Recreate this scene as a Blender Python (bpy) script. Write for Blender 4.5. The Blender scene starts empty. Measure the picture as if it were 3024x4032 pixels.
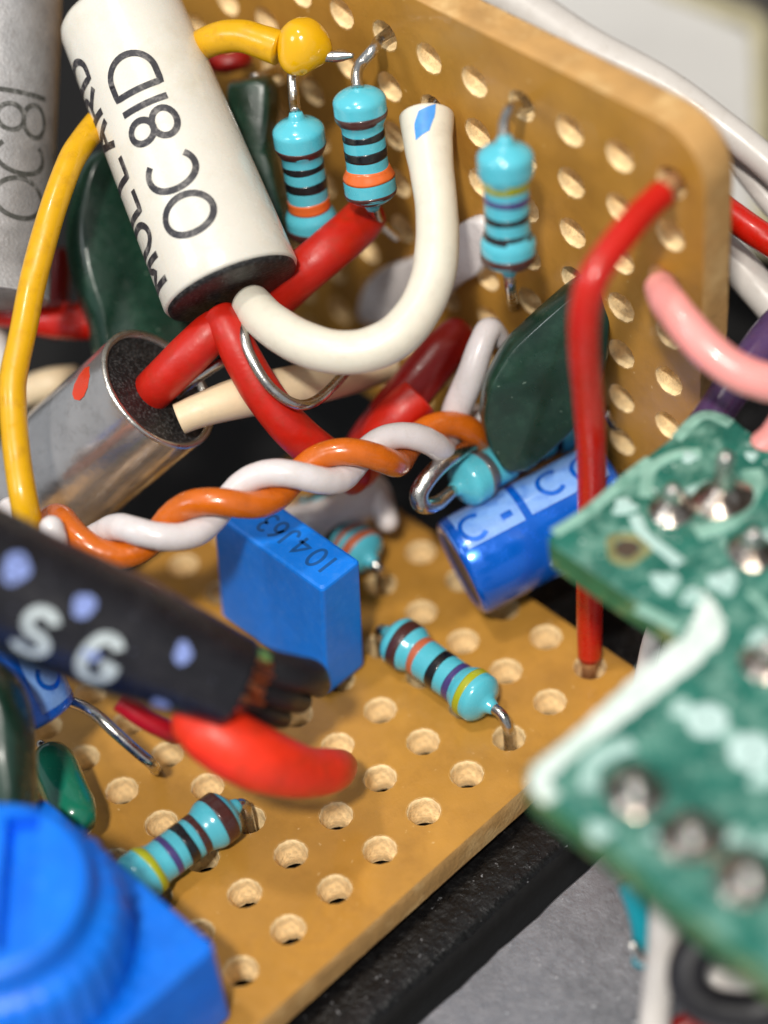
import bpy, math, random
from mathutils import Vector as V, Matrix
from mathutils.geometry import delaunay_2d_cdt
random.seed(7)
SC = bpy.context.scene
COL = SC.collection
# ---------------------------------------------------------------- camera
# world: millimetres; X, Y lie in the lower perfboard (2.54 mm hole grid), Z is its normal
RW = Matrix(((0.70623, -0.70333, -0.08101), (-0.54918, -0.47200, -0.68965), (0.44681, 0.53154, -0.71960)))  # world -> (right, down, forward)
CAM = V((-28.41, -42.57, 75.52))
FPX = 9000.0
cd = bpy.data.cameras.new('camera'); cam = bpy.data.objects.new('camera', cd); COL.objects.link(cam)
rt, dn, fw = (V(RW[i]) for i in range(3))
cam.matrix_world = Matrix(((rt.x, -dn.x, -fw.x, CAM.x), (rt.y, -dn.y, -fw.y, CAM.y), (rt.z, -dn.z, -fw.z, CAM.z), (0, 0, 0, 1)))
cd.sensor_fit = 'HORIZONTAL'; cd.sensor_width = 36.0; cd.lens = 36.0 * FPX / 3024.0
cd.clip_start = 1.0; cd.clip_end = 3000.0
cd.dof.use_dof = True; cd.dof.focus_distance = 93.5; cd.dof.aperture_fstop = cd.lens * 1e-3 / 4.4
cd.dof.aperture_blades = 0
SC.camera = cam
SC.view_settings.view_transform = 'Standard'; SC.view_settings.look = 'None'
SC.view_settings.exposure = 0.0; SC.view_settings.gamma = 1.0
# ---------------------------------------------------------------- room light
w = bpy.data.worlds.new('World'); SC.world = w; w.use_nodes = True
w.node_tree.nodes['Background'].inputs[0].default_value = (0.86, 0.93, 1.0, 1)
w.node_tree.nodes['Background'].inputs[1].default_value = 0.42
MID = V((9, 8, 4))
def camdir(x, y, z): return (rt * x - dn * y - fw * z).normalized()      # right, up, towards the viewer
def lamp(name, d, dist, size, power, col):
    l = bpy.data.lights.new(name, 'AREA'); l.shape = 'DISK'; l.size = size; l.energy = power; l.color = col
    o = bpy.data.objects.new(name, l); COL.objects.link(o)
    o.location = MID + d * dist
    o.rotation_euler = (-d).to_track_quat('-Z', 'Y').to_euler()
lamp('ceiling_lamp', camdir(-.12, .20, .97), 420, 32, 1.50e6, (1.0, .95, .87))
lamp('desk_lamp', camdir(-.28, .66, .70), 420, 34, 0.55e6, (1.0, .94, .85))
lamp('fill_lamp', camdir(-.75, .15, .65), 520, 150, 0.55e6, (.93, .96, 1.0))  # added fill from the left, brightens the upright board

# ---------------------------------------------------------------- helpers
def ray(px, py): return rt * ((px - 1512) / FPX) + dn * ((py - 2016) / FPX) + fw
def pt(px, py, d): return CAM + ray(px, py) * d                          # a point d mm in front of the lens
def lo(px, py, h=0.0): r = ray(px, py); return CAM + r * ((h - CAM.z) / r.z)      # at height h over the lower board
UX = 24.2
def up(px, py, h=0.0): r = ray(px, py); return CAM + r * ((UX - h - CAM.x) / r.x) # h in front of the upper board
def lin(c):
    return tuple((x / 255 / 12.92 if x / 255 <= .04045 else ((x / 255 + .055) / 1.055) ** 2.4) for x in c)

MATS = {}
def mat(name, col, rough=.35, metal=0.0, var=.08, vs=.6, bump=0.0, bs=6.0, coat=0.0, sss=0.0, trans=0.0, dirt=None, dirt_amt=.3, dirt_s=1.5, spec=.5, alpha=1.0, rvar=.12, dlo=.5, dhi=.72, speck=None):
    m = bpy.data.materials.new(name); m.use_nodes = True; MATS[name] = m
    nt = m.node_tree; N = nt.nodes; L = nt.links; b = N['Principled BSDF']
    c = lin(col)
    tc = N.new('ShaderNodeTexCoord')
    nz = N.new('ShaderNodeTexNoise'); nz.inputs['Scale'].default_value = vs; nz.inputs['Detail'].default_value = 5
    L.new(tc.outputs['Object'], nz.inputs['Vector'])
    mr = N.new('ShaderNodeMapRange'); mr.inputs['From Min'].default_value = .3; mr.inputs['From Max'].default_value = .7
    mr.inputs['To Min'].default_value = 1 - var; mr.inputs['To Max'].default_value = 1 + var
    L.new(nz.outputs['Fac'], mr.inputs['Value'])
    hs = N.new('ShaderNodeHueSaturation'); hs.inputs['Color'].default_value = (*c, 1)
    L.new(mr.outputs['Result'], hs.inputs['Value'])
    out = hs.outputs['Color']
    if dirt:
        n2 = N.new('ShaderNodeTexNoise'); n2.inputs['Scale'].default_value = dirt_s; n2.inputs['Detail'].default_value = 8; n2.inputs['Roughness'].default_value = .7
        L.new(tc.outputs['Object'], n2.inputs['Vector'])
        r2 = N.new('ShaderNodeMapRange'); r2.inputs['From Min'].default_value = dlo; r2.inputs['From Max'].default_value = dhi
        r2.inputs['To Max'].default_value = dirt_amt
        L.new(n2.outputs['Fac'], r2.inputs['Value'])
        mx = N.new('ShaderNodeMix'); mx.data_type = 'RGBA'
        L.new(r2.outputs['Result'], mx.inputs['Factor']); L.new(out, mx.inputs[6]); mx.inputs[7].default_value = (*lin(dirt), 1)
        out = mx.outputs[2]
    if speck:                                   # dust and fine chips: (colour, scale, threshold, amount)
        n5 = N.new('ShaderNodeTexNoise'); n5.inputs['Scale'].default_value = speck[1]; n5.inputs['Detail'].default_value = 3
        L.new(tc.outputs['Object'], n5.inputs['Vector'])
        r5 = N.new('ShaderNodeMapRange'); r5.inputs['From Min'].default_value = speck[2]; r5.inputs['From Max'].default_value = speck[2] + .05
        r5.inputs['To Max'].default_value = speck[3]
        L.new(n5.outputs['Fac'], r5.inputs['Value'])
        m5 = N.new('ShaderNodeMix'); m5.data_type = 'RGBA'
        L.new(r5.outputs['Result'], m5.inputs['Factor']); L.new(out, m5.inputs[6]); m5.inputs[7].default_value = (*lin(speck[0]), 1)
        out = m5.outputs[2]
    L.new(out, b.inputs['Base Color'])
    b.inputs['Metallic'].default_value = metal
    n3 = N.new('ShaderNodeTexNoise'); n3.inputs['Scale'].default_value = 2.2; n3.inputs['Detail'].default_value = 6
    L.new(tc.outputs['Object'], n3.inputs['Vector'])
    r3 = N.new('ShaderNodeMapRange'); r3.inputs['From Min'].default_value = .3; r3.inputs['From Max'].default_value = .7
    r3.inputs['To Min'].default_value = max(.02, rough - rvar * .5); r3.inputs['To Max'].default_value = min(1, rough + rvar)
    L.new(n3.outputs['Fac'], r3.inputs['Value']); L.new(r3.outputs['Result'], b.inputs['Roughness'])
    b.inputs['Coat Weight'].default_value = coat; b.inputs['Coat Roughness'].default_value = .08
    b.inputs['Subsurface Weight'].default_value = sss; b.inputs['Subsurface Radius'].default_value = (.5, .3, .2); b.inputs['Subsurface Scale'].default_value = .6
    b.inputs['Transmission Weight'].default_value = trans
    b.inputs['Specular IOR Level'].default_value = spec
    b.inputs['Alpha'].default_value = alpha
    if bump:
        n4 = N.new('ShaderNodeTexNoise'); n4.inputs['Scale'].default_value = bs; n4.inputs['Detail'].default_value = 6
        L.new(tc.outputs['Object'], n4.inputs['Vector'])
        bp = N.new('ShaderNodeBump'); bp.inputs['Strength'].default_value = 1.0; bp.inputs['Distance'].default_value = bump
        L.new(n4.outputs['Fac'], bp.inputs['Height']); L.new(bp.outputs['Normal'], b.inputs['Normal'])
    return m

mat('laminate', (183, 132, 54), .34, var=.12, vs=.4, bump=.012, bs=7, coat=.25, dirt=(150, 104, 40), dirt_amt=.5, dirt_s=.5, speck=((226, 196, 140), 3.2, .70, .6))
mat('drilled_wall', (247, 217, 164), .7, var=.22, vs=3.5, bump=.05, bs=9)
mat('sawn_edge', (188, 144, 86), .7, var=.14, vs=.9, bump=.05, bs=5, dirt=(226, 190, 132), dirt_amt=.8, dirt_s=.5)
mat('underside', (70, 50, 25), .7)
mat('resistor_blue', (86, 188, 206), .22, var=.04, bump=.006, bs=5, coat=.5)
mat('band_brown', (72, 38, 34), .3, coat=.4)
mat('band_black', (20, 20, 24), .3, coat=.4)
mat('band_orange', (222, 104, 44), .3, coat=.4)
mat('band_rust', (190, 100, 66), .3, coat=.4)
mat('band_violet', (70, 58, 118), .3, coat=.4)
mat('band_yellow', (168, 172, 30), .3, coat=.4)
mat('band_grey', (96, 96, 100), .3, coat=.4)
mat('tinned', (200, 196, 190), .22, 1.0, var=.12, vs=3, bump=.012, bs=6)
mat('copper', (214, 140, 96), .3, 1.0, var=.15, vs=4, bump=.01)
mat('stripped_core', (196, 148, 104), .5, .5, var=.15, vs=4, bump=.03)
mat('white_enamel', (218, 213, 202), .26, var=.03, vs=.4, coat=.25, sss=.1, bump=.008, bs=2.5, dirt=(198, 188, 164), dirt_amt=.45, dirt_s=.45)
mat('ink_black', (38, 36, 42), .5, var=.2, vs=4, dirt=(176, 170, 164), dirt_amt=.55, dirt_s=2.4)
mat('ink_faded', (66, 66, 62), .6, var=.3, vs=5, dirt=(150, 148, 146), dirt_amt=.8, dirt_s=3)
mat('black_base', (24, 23, 24), .42, var=.4, vs=6, bump=.05, bs=5, dirt=(120, 120, 120), dirt_amt=.5, dirt_s=7)
mat('can_grey', (170, 168, 168), .55, .55, var=.16, vs=1.2, bump=.03, bs=7, dirt=(120, 112, 108), dirt_amt=.5, dirt_s=2.2)
mat('can_bright', (206, 202, 200), .17, .80, var=.10, vs=.5, bump=.010, bs=1.6, dirt=(150, 144, 140), dirt_amt=.5, dirt_s=1.2, rvar=.08)
mat('can_rim', (222, 218, 210), .3, 1.0, var=.1, bump=.02)
mat('red_dot', (214, 60, 24), .3, coat=.3)
mat('sleeve_white', (222, 215, 198), .34, var=.03, sss=.12, bump=.006, bs=3, dirt=(170, 156, 140), dirt_amt=.22, dirt_s=1.6)
mat('wire_white', (216, 209, 209), .28, var=.03, sss=.12, bump=.005, bs=3, coat=.15, dirt=(170, 156, 140), dirt_amt=.22, dirt_s=1.6)
mat('sleeve_cream', (226, 204, 168), .42, var=.05, sss=.12, bump=.008, bs=3, dirt=(170, 156, 140), dirt_amt=.22, dirt_s=1.6)
mat('sleeve_red', (184, 26, 8), .4, var=.10, vs=1.2, bump=.012, bs=5, dirt=(120, 60, 30), dirt_amt=.28, dirt_s=1.4)
mat('wire_red', (196, 24, 8), .26, var=.06, bump=.006, bs=4, coat=.2, dirt=(120, 60, 30), dirt_amt=.28, dirt_s=1.4)
mat('sleeve_darkred_shade', (134, 16, 12), .32, var=.10, bump=.01, bs=4)  # dark red wires, and painted shade on one red sleeved wire
mat('tip_red', (240, 52, 22), .42, var=.08, vs=1.5, bump=.02, bs=5, dirt=(120, 60, 30), dirt_amt=.28, dirt_s=1.4)
mat('crimson', (178, 16, 34), .35)
mat('wire_yellow', (216, 162, 0), .30, var=.04, bump=.008, bs=3, coat=.15, dirt=(120, 60, 30), dirt_amt=.28, dirt_s=1.4)
mat('bead_yellow', (226, 170, 4), .16, var=.04, bump=.012, bs=2, coat=.5)
mat('wire_orange', (200, 98, 16), .24, var=.07, bump=.008, bs=3, coat=.3, dirt=(120, 60, 30), dirt_amt=.28, dirt_s=1.4)
mat('wire_pink', (248, 160, 154), .26, var=.03, bump=.006, bs=3, coat=.3, sss=.1, dirt=(170, 156, 140), dirt_amt=.22, dirt_s=1.6)
mat('wire_purple', (82, 54, 98), .24, var=.08, bump=.006, bs=3, coat=.3, dirt=(120, 60, 30), dirt_amt=.28, dirt_s=1.4)
mat('wire_teal', (0, 140, 156), .3)
mat('wire_black', (26, 24, 28), .45, var=.2, bump=.01)
mat('wire_palewhite', (206, 200, 194), .3, var=.04, bump=.006, bs=3, dirt=(170, 156, 140), dirt_amt=.22, dirt_s=1.6)
mat('cap_green', (20, 50, 38), .30, var=.25, vs=.7, bump=.03, bs=1.2, coat=.35, dirt=(44, 78, 62), dirt_amt=.6, dirt_s=.8, speck=((120, 140, 126), 4, .70, .6))
mat('cap_teal', (26, 124, 96), .2, var=.1, bump=.02, bs=1.5, coat=.5)
mat('box_blue', (0, 122, 230), .42, var=.04, vs=1.5, bump=.012, bs=9, dirt=(90, 150, 220), dirt_amt=.25, dirt_s=3)
mat('box_ink', (14, 84, 152), .5)
mat('trimmer_blue', (0, 112, 228), .36, var=.08, vs=.8, bump=.02, bs=3, dirt=(30, 140, 250), dirt_amt=.45, dirt_s=1.2, speck=((130, 180, 240), 4, .71, .6))
mat('elcap_blue', (4, 100, 214), .20, .35, var=.08, bump=.004, coat=.6)
mat('elcap_stripe', (122, 164, 226), .25, var=.08, vs=2, coat=.5, dirt=(30, 104, 204), dirt_amt=.8, dirt_s=1.1)
mat('elcap_end', (84, 92, 118), .4, .6, var=.1, bump=.02)
mat('sleeve_black', (25, 23, 28), .28, var=.25, vs=.8, bump=.03, bs=2.5, dirt=(50, 48, 50), dirt_amt=.5, dirt_s=.8, speck=((120, 124, 150), 3.5, .70, .6))
mat('print_pale', (196, 206, 208), .5, var=.06, vs=3, dirt=(90, 92, 100), dirt_amt=.6, dirt_s=2.2)
mat('print_bluish', (132, 150, 210), .5, var=.06, vs=3, dirt=(80, 84, 120), dirt_amt=.5, dirt_s=2)
mat('glue', (222, 216, 214), .28, var=.06, bump=.05, bs=2)
mat('nylon_white', (228, 218, 214), .25, var=.03, sss=.2, bump=.02, bs=1.5, coat=.2)
mat('pcb_green', (30, 102, 88), .26, var=.22, vs=.6, bump=.02, bs=2.5, coat=.5, dirt=(150, 194, 178), dirt_amt=.85, dirt_s=.8, dlo=.47, dhi=.78, speck=((214, 236, 226), 2.6, .66, .7))
mat('pcb_edge', (52, 112, 70), .6, var=.18, vs=1.0, bump=.04, bs=6, dirt=(206, 190, 120), dirt_amt=.8, dirt_s=.5)
mat('silkscreen', (216, 228, 222), .5, var=.08, vs=2, bump=.02, dirt=(120, 176, 152), dirt_amt=.7, dirt_s=.7)
mat('trace_pale', (136, 180, 164), .35, var=.12, vs=2.5, bump=.03, bs=3, dirt=(44, 112, 92), dirt_amt=.9, dirt_s=.8)
mat('ring_pale', (190, 216, 212), .4, var=.1, vs=2)
mat('flux_pale', (176, 206, 200), .35, var=.1, vs=3, bump=.05, bs=3, dirt=(84, 150, 130), dirt_amt=.9, dirt_s=1.1)
mat('solder_dark', (186, 176, 166), .20, 1.0, var=.3, vs=1.2, bump=.07, bs=2.0, dirt=(84, 64, 48), dirt_amt=.9, dirt_s=.9, dlo=.42, dhi=.6)
mat('pad_gold', (138, 138, 92), .5, .3, var=.2, vs=2, bump=.02)
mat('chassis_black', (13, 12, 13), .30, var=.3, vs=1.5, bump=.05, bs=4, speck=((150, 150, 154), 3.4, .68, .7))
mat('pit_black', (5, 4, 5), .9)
mat('plate_grey', (158, 158, 164), .34, .75, var=.16, vs=.5, bump=.02, bs=6, dirt=(120, 120, 126), dirt_amt=.5, dirt_s=.25, speck=((232, 232, 236), 3.0, .69, .8))
mat('panel_grey', (192, 190, 187), .42, var=.05, vs=.12, bump=.01)
mat('panel_edge', (176, 168, 138), .6, var=.12, vs=.8, bump=.06, bs=2)
mat('backdrop_grey', (84, 80, 78), .6, var=.1, vs=.2)
mat('brown_dark', (72, 58, 46), .6, var=.15, vs=.3)

def mesh_obj(name, vs, fs, m, parent=None, smooth=True, origin=None):
    base = V(parent['_o']) if parent is not None else (V(origin) if origin is not None else V(vs[0]))
    me = bpy.data.meshes.new(name)
    me.from_pydata([tuple(V(v) - base) for v in vs], [], fs); me.update()
    ms = m if isinstance(m, (list, tuple)) else [m]
    for x in ms: me.materials.append(MATS[x])
    if smooth:
        for p in me.polygons: p.use_smooth = True
    o = bpy.data.objects.new(name, me); COL.objects.link(o)
    if parent is not None:
        o.parent = parent
        o['_o'] = tuple(base)
    else:
        o.location = base; o['_o'] = tuple(base)
    return o
def tag(o, label, cat, group=None):
    o['label'] = label; o['category'] = cat
    if group: o['group'] = group
    return o
def thing(name, label, cat, loc, group=None):
    o = bpy.data.objects.new(name, None); COL.objects.link(o); o.empty_display_size = 1
    o.location = loc; o['_o'] = tuple(loc)
    return tag(o, label, cat, group)
def structure(o, kind='structure'): o['kind'] = kind; return o

def spline(P, n=10):
    P = [V(p) for p in P]
    if len(P) == 2: return [P[0].lerp(P[1], i / n) for i in range(n + 1)]
    Q = [P[0] * 2 - P[1]] + P + [P[-1] * 2 - P[-2]]
    out = []
    for i in range(1, len(Q) - 2):
        a, b, c, d = Q[i - 1], Q[i], Q[i + 1], Q[i + 2]
        for k in range(n):
            t = k / n
            out.append(.5 * ((2 * b) + (c - a) * t + (2 * a - 5 * b + 4 * c - d) * t * t + (3 * b - a - 3 * c + d) * t ** 3))
    out.append(P[-1]); return out
class Path:
    """a swept tube; s in 0..1 runs along it, angle 0 looks at the viewer, + turns to its side"""
    def __init__(self, P, R, n=10):
        self.p = spline(P, n)
        R = R if isinstance(R, (list, tuple)) else [R] * len(P)
        r3 = spline([V((r, 0, 0)) for r in R], n); self.r = [max(.02, v.x) for v in r3]
        w_ = [random.uniform(0, 6.28) for _ in range(3)]
        self.r = [v * (1 + .010 * math.sin(i * .23 + w_[0]) + .004 * math.sin(i * .61 + w_[1])) for i, v in enumerate(self.r)]
        self.f = []
        m = len(self.p)
        for i in range(m):
            t = (self.p[min(i + 1, m - 1)] - self.p[max(i - 1, 0)]).normalized()
            v = CAM - self.p[i]; nn = (v - t * v.dot(t)).normalized()
            self.f.append((t, nn, t.cross(nn)))
    def at(self, s, th, off=0.0, sq=1.0):
        x = max(0, min(1, s)) * (len(self.p) - 1); i = min(int(x), len(self.p) - 2); u = x - i
        p = self.p[i].lerp(self.p[i + 1], u); r = self.r[i] * (1 - u) + self.r[i + 1] * u + off
        n = self.f[i][1].lerp(self.f[i + 1][1], u).normalized(); b = self.f[i][2].lerp(self.f[i + 1][2], u).normalized()
        return p + (n * math.cos(th) + b * math.sin(th) * sq) * r
def tube_geo(path, seg=18, caps=(1, 1), wob=0.0):
    vs, fs = [], []
    m = len(path.p)
    rings = []
    def ring(c, n, b, r):
        s = len(vs)
        for k in range(seg):
            a = 2 * math.pi * k / seg
            vs.append(c + (n * math.cos(a) + b * math.sin(a)) * r * (1 + (random.uniform(-wob, wob) if wob else 0)))
        rings.append(s)
    t, n, b = path.f[0]
    if caps[0] == 2:
        for a in (80, 55, 30): ring(path.p[0] - t * path.r[0] * math.sin(math.radians(a)), n, b, path.r[0] * math.cos(math.radians(a)))
    for i in range(m): ring(path.p[i], path.f[i][1], path.f[i][2], path.r[i])
    t, n, b = path.f[-1]
    if caps[1] == 2:
        for a in (30, 55, 80): ring(path.p[-1] + t * path.r[-1] * math.sin(math.radians(a)), n, b, path.r[-1] * math.cos(math.radians(a)))
    for a, c in zip(rings, rings[1:]):
        for k in range(seg): fs.append((a + k, a + (k + 1) % seg, c + (k + 1) % seg, c + k))
    if caps[0]: fs.append(tuple(rings[0] + k for k in range(seg))[::-1])
    if caps[1]: fs.append(tuple(rings[-1] + k for k in range(seg)))
    return vs, fs
def tube(name, P, R, m, parent=None, seg=18, caps=(1, 1), n=10, wob=0.0):
    pa = Path(P, R, n); vs, fs = tube_geo(pa, seg, caps, wob)
    o = mesh_obj(name, vs, fs, m, parent); return o, pa
def wire(name, label, P, R, m, cat='wire', group=None, caps=(1, 1), seg=18):
    o, pa = tube(name, P, R, m, None, seg, caps); tag(o, label, cat, group); return o, pa
def frame(axis):
    a = V(axis).normalized(); v = CAM - MID; n = (v - a * v.dot(a)).normalized(); return a, n, a.cross(n)
def lathe(name, base, axis, prof, m, parent=None, seg=40, smooth=True, fl=None):
    """prof: list of (radius, distance along axis)"""
    a, n, b = frame(axis); base = V(base); vs, fs = [], []
    for r, s in prof:
        for k in range(seg):
            t = 2 * math.pi * k / seg
            vs.append(base + a * s + (n * math.cos(t) + b * math.sin(t)) * max(r, .001))
    for i in range(len(prof) - 1):
        for k in range(seg):
            fs.append((i * seg + k, i * seg + (k + 1) % seg, (i + 1) * seg + (k + 1) % seg, (i + 1) * seg + k))
    return mesh_obj(name, vs, fs, m, parent, smooth)
def patch(name, f, nu, nv, m, parent=None, smooth=True):
    vs = [f(i / nu, j / nv) for i in range(nu + 1) for j in range(nv + 1)]
    fs = [(i * (nv + 1) + j, (i + 1) * (nv + 1) + j, (i + 1) * (nv + 1) + j + 1, i * (nv + 1) + j + 1) for i in range(nu) for j in range(nv)]
    return mesh_obj(name, vs, fs, m, parent, smooth)
def inflate(name, outline, nrm, thick, m, parent=None, rings=5, rim=.5, face=1.0):
    """a pillow-like solid dipped body: outline (3D points, nearly planar), thickness along nrm, rounded rim"""
    nrm = V(nrm).normalized(); n = len(outline); c = sum((V(p) for p in outline), V()) / n
    vs, fs, R = [], [], []
    for k in range(-rings, rings + 1):
        t = math.pi / 2 * k / rings; s = len(vs); R.append(s)
        for p in outline:
            d = V(p) - c; q = c + d * (1 - rim * (1 - math.cos(t)) / max(.01, d.length)) + nrm * thick * .5 * math.sin(t)
            vs.append(q)
    for a, b in zip(R, R[1:]):
        for k in range(n): fs.append((a + k, a + (k + 1) % n, b + (k + 1) % n, b + k))
    for s, sg in ((R[0], -1), (R[-1], 1)):
        vs.append(c + nrm * thick * .5 * sg * (face + .0)); e = len(vs) - 1
        for k in range(n): fs.append((s + k, s + (k + 1) % n, e) if sg > 0 else (s + (k + 1) % n, s + k, e))
    return mesh_obj(name, vs, fs, m, parent)
def smooth_loop(P, n=5):
    P = [V(p) for p in P]; m = len(P); out = []
    for i in range(m):
        a, b, c, d = P[i - 1], P[i], P[(i + 1) % m], P[(i + 2) % m]
        for k in range(n):
            t = k / n
            out.append(.5 * ((2 * b) + (c - a) * t + (2 * a - 5 * b + 4 * c - d) * t * t + (3 * b - a - 3 * c + d) * t ** 3))
    return out
def prism(name, top, down, m, parent=None, bev=.12, smooth=False):
    """closed outline extruded along vector down, with a small bevelled upper and lower rim"""
    n = len(top); c = sum((V(p) for p in top), V()) / n; dl = V(down); u = dl.normalized()
    L = []
    def inset(p, d): q = V(p) - c; return c + q * (1 - d / max(q.length, .01))
    L.append([inset(p, bev) for p in top]); L.append([inset(p, bev * .3) + u * bev * .3 for p in top]); L.append([V(p) + u * bev for p in top])
    L.append([V(p) + dl - u * bev for p in top]); L.append([inset(p, bev) + dl for p in top])
    vs = [p for r in L for p in r]; fs = [tuple(range(n))]
    for i in range(4):
        for k in range(n): fs.append((i * n + k, (i + 1) * n + k, (i + 1) * n + (k + 1) % n, i * n + (k + 1) % n))
    fs.append(tuple(4 * n + k for k in range(n))[::-1])
    return mesh_obj(name, vs, fs, m, parent, smooth)

# stroke lettering --------------------------------------------------------
def arc(cx, cy, rx, ry, a0, a1, n=14): return [(cx + rx * math.cos(math.radians(a0 + (a1 - a0) * i / n)), cy + ry * math.sin(math.radians(a0 + (a1 - a0) * i / n))) for i in range(n + 1)]
GL = {
 'O': [arc(.5, .5, .5, .5, 0, 360, 32)], '0': [arc(.5, .5, .42, .5, 0, 360, 28)],
 'C': [arc(.5, .5, .5, .5, 48, 312, 24)],
 '8': [arc(.5, .745, .40, .255, 0, 360, 24), arc(.5, .25, .5, .25, 0, 360, 24)],
 '1': [[(.5, 0), (.5, 1)]],
 'D': [[(0, 0), (0, 1), (.4, 1)] + arc(.4, .5, .6, .5, 90, -90, 20) + [(0, 0)]],
 'M': [[(0, 0), (0, 1), (.5, .35), (1, 1), (1, 0)]],
 'U': [[(0, 1), (0, .4)] + arc(.5, .4, .5, .4, 180, 360, 14) + [(1, 1)]],
 'L': [[(0, 1), (0, 0), (.85, 0)]],
 'A': [[(0, 0), (.5, 1), (1, 0)], [(.2, .36), (.8, .36)]],
 'R': [[(0, 0), (0, 1), (.55, 1)] + arc(.55, .74, .4, .26, 90, -90, 12) + [(0, .48)], [(.45, .48), (1, 0)]],
 'S': [arc(.5, .745, .46, .255, 20, 270, 16) + arc(.5, .25, .5, .25, 90, -160, 16)],
 'G': [arc(.5, .5, .5, .5, 45, 330, 22) + [(.97, .45), (.55, .45)]],
 '4': [[(.75, 0), (.75, 1), (0, .3), (1, .3)]],
 'J': [[(.7, 1), (.7, .3)] + arc(.38, .3, .32, .3, 0, -170, 10)],
 '6': [arc(.5, .3, .42, .3, 0, 360, 18), [(.1, .35), (.3, .75), (.75, 1)]],
 '3': [arc(.45, .75, .4, .25, 150, -90, 14) + arc(.45, .27, .45, .27, 90, -150, 14)],
}
def letter(ch, place, x0, wd, ht, sw, m, parent, y0=0.0, name='letter'):
    """place(x, y) -> point on the surface; glyph strokes become thin ribbons"""
    vs, fs = [], []
    for st in GL[ch]:
        q = [(x0 + x * wd, y0 + y * ht) for x, y in st]; d = []
        for a, b in zip(q, q[1:]):
            k = max(1, int(math.dist(a, b) / .15))
            d += [(a[0] + (b[0] - a[0]) * i / k, a[1] + (b[1] - a[1]) * i / k) for i in range(k)]
        d.append(q[-1]); closed = math.dist(q[0], q[-1]) < 1e-4
        s = len(vs); n = len(d)
        for i in range(n):
            a = d[i - 1] if i else (d[-2] if closed else d[0]); b = d[i + 1] if i < n - 1 else (d[1] if closed else d[-1])
            tx, ty = b[0] - a[0], b[1] - a[1]; l = math.hypot(tx, ty) or 1; nx, ny = -ty / l * sw / 2, tx / l * sw / 2
            vs.append(place(d[i][0] + nx, d[i][1] + ny)); vs.append(place(d[i][0] - nx, d[i][1] - ny))
        for i in range(n - 1): fs.append((s + 2 * i, s + 2 * i + 1, s + 2 * i + 3, s + 2 * i + 2))
    return mesh_obj(name, vs, fs, m, parent)
def ribbon(name, pts, width, lift, m, parent, nrm):
    vs, fs = [], []; nrm = V(nrm)
    for i, p in enumerate(pts):
        t = (pts[min(i + 1, len(pts) - 1)] - pts[max(i - 1, 0)]).normalized(); sd = t.cross(nrm).normalized()
        wv = width[i] if isinstance(width, list) else width
        vs += [p + sd * wv / 2 + nrm * .002, p + sd * wv * .38 + nrm * lift, p - sd * wv * .38 + nrm * lift, p - sd * wv / 2 + nrm * .002]
    for i in range(len(pts) - 1):
        for k in range(3): fs.append((4 * i + k, 4 * i + k + 1, 4 * i + 5 + k, 4 * i + 4 + k))
    return mesh_obj(name, vs, fs, m, parent)

# ================================================================ chassis and backdrop (the setting)
def box(name, x0, x1, y0, y1, z0, z1, m, parent=None):
    vs = [(x, y, z) for z in (z0, z1) for x, y in ((x0, y0), (x1, y0), (x1, y1), (x0, y1))]
    fs = [(3, 2, 1, 0), (4, 5, 6, 7), (0, 1, 5, 4), (1, 2, 6, 5), (2, 3, 7, 6), (3, 0, 4, 7)]
    return mesh_obj(name, vs, fs, m, parent, False)
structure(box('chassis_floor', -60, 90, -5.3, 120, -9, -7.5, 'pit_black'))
def rough_sheet(name, x0, x1, y0, y1, z, nx, ny, amp, m, thick=4.0):
    vs, fs = [], []
    for i in range(nx + 1):
        for j in range(ny + 1):
            e = j == 0
            vs.append((x0 + (x1 - x0) * i / nx, y0 + (y1 - y0) * j / ny + (random.uniform(-1, 1) * amp * 1.4 if e else 0), z + random.uniform(-1, 1) * amp - (amp * 1.5 if e else 0)))
    for i in range(nx):
        for j in range(ny):
            a = i * (ny + 1) + j; fs.append((a, a + ny + 1, a + ny + 2, a + 1))
    s = len(vs)
    for i in range(nx + 1): vs.append((x0 + (x1 - x0) * i / nx, y0 + .35, z - thick))
    k0 = len(fs)
    for i in range(nx): fs.append((i * (ny + 1), s + i, s + i + 1, (i + 1) * (ny + 1)))
    o = mesh_obj(name, vs, fs, [m, 'pit_black'])
    for i in range(k0, len(fs)): o.data.polygons[i].material_index = 1  # front drop coloured near-black for the shade in the groove
    return o
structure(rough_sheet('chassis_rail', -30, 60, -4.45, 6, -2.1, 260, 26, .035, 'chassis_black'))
def plate():
    vs, fs = [], []; nx = 120
    for i in range(nx + 1):
        x = -30 + 90 * i / nx; e = random.uniform(-.06, .06)
        vs += [(x, -5.5 + e, -4.5), (x, -5.5 + e, -2.75), (x, -5.62 + e, -2.6), (x, -60, -2.6)]
    for i in range(nx):
        for k in range(3): fs.append((4 * i + k, 4 * i + k + 1, 4 * i + 5 + k, 4 * i + 4 + k))
    return mesh_obj('metal_plate', vs, fs, 'plate_grey', None, False)
pl = plate(); structure(pl)
bk = box('backdrop', 60, 61, -80, 120, -20, 90, 'backdrop_grey'); structure(bk)

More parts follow.
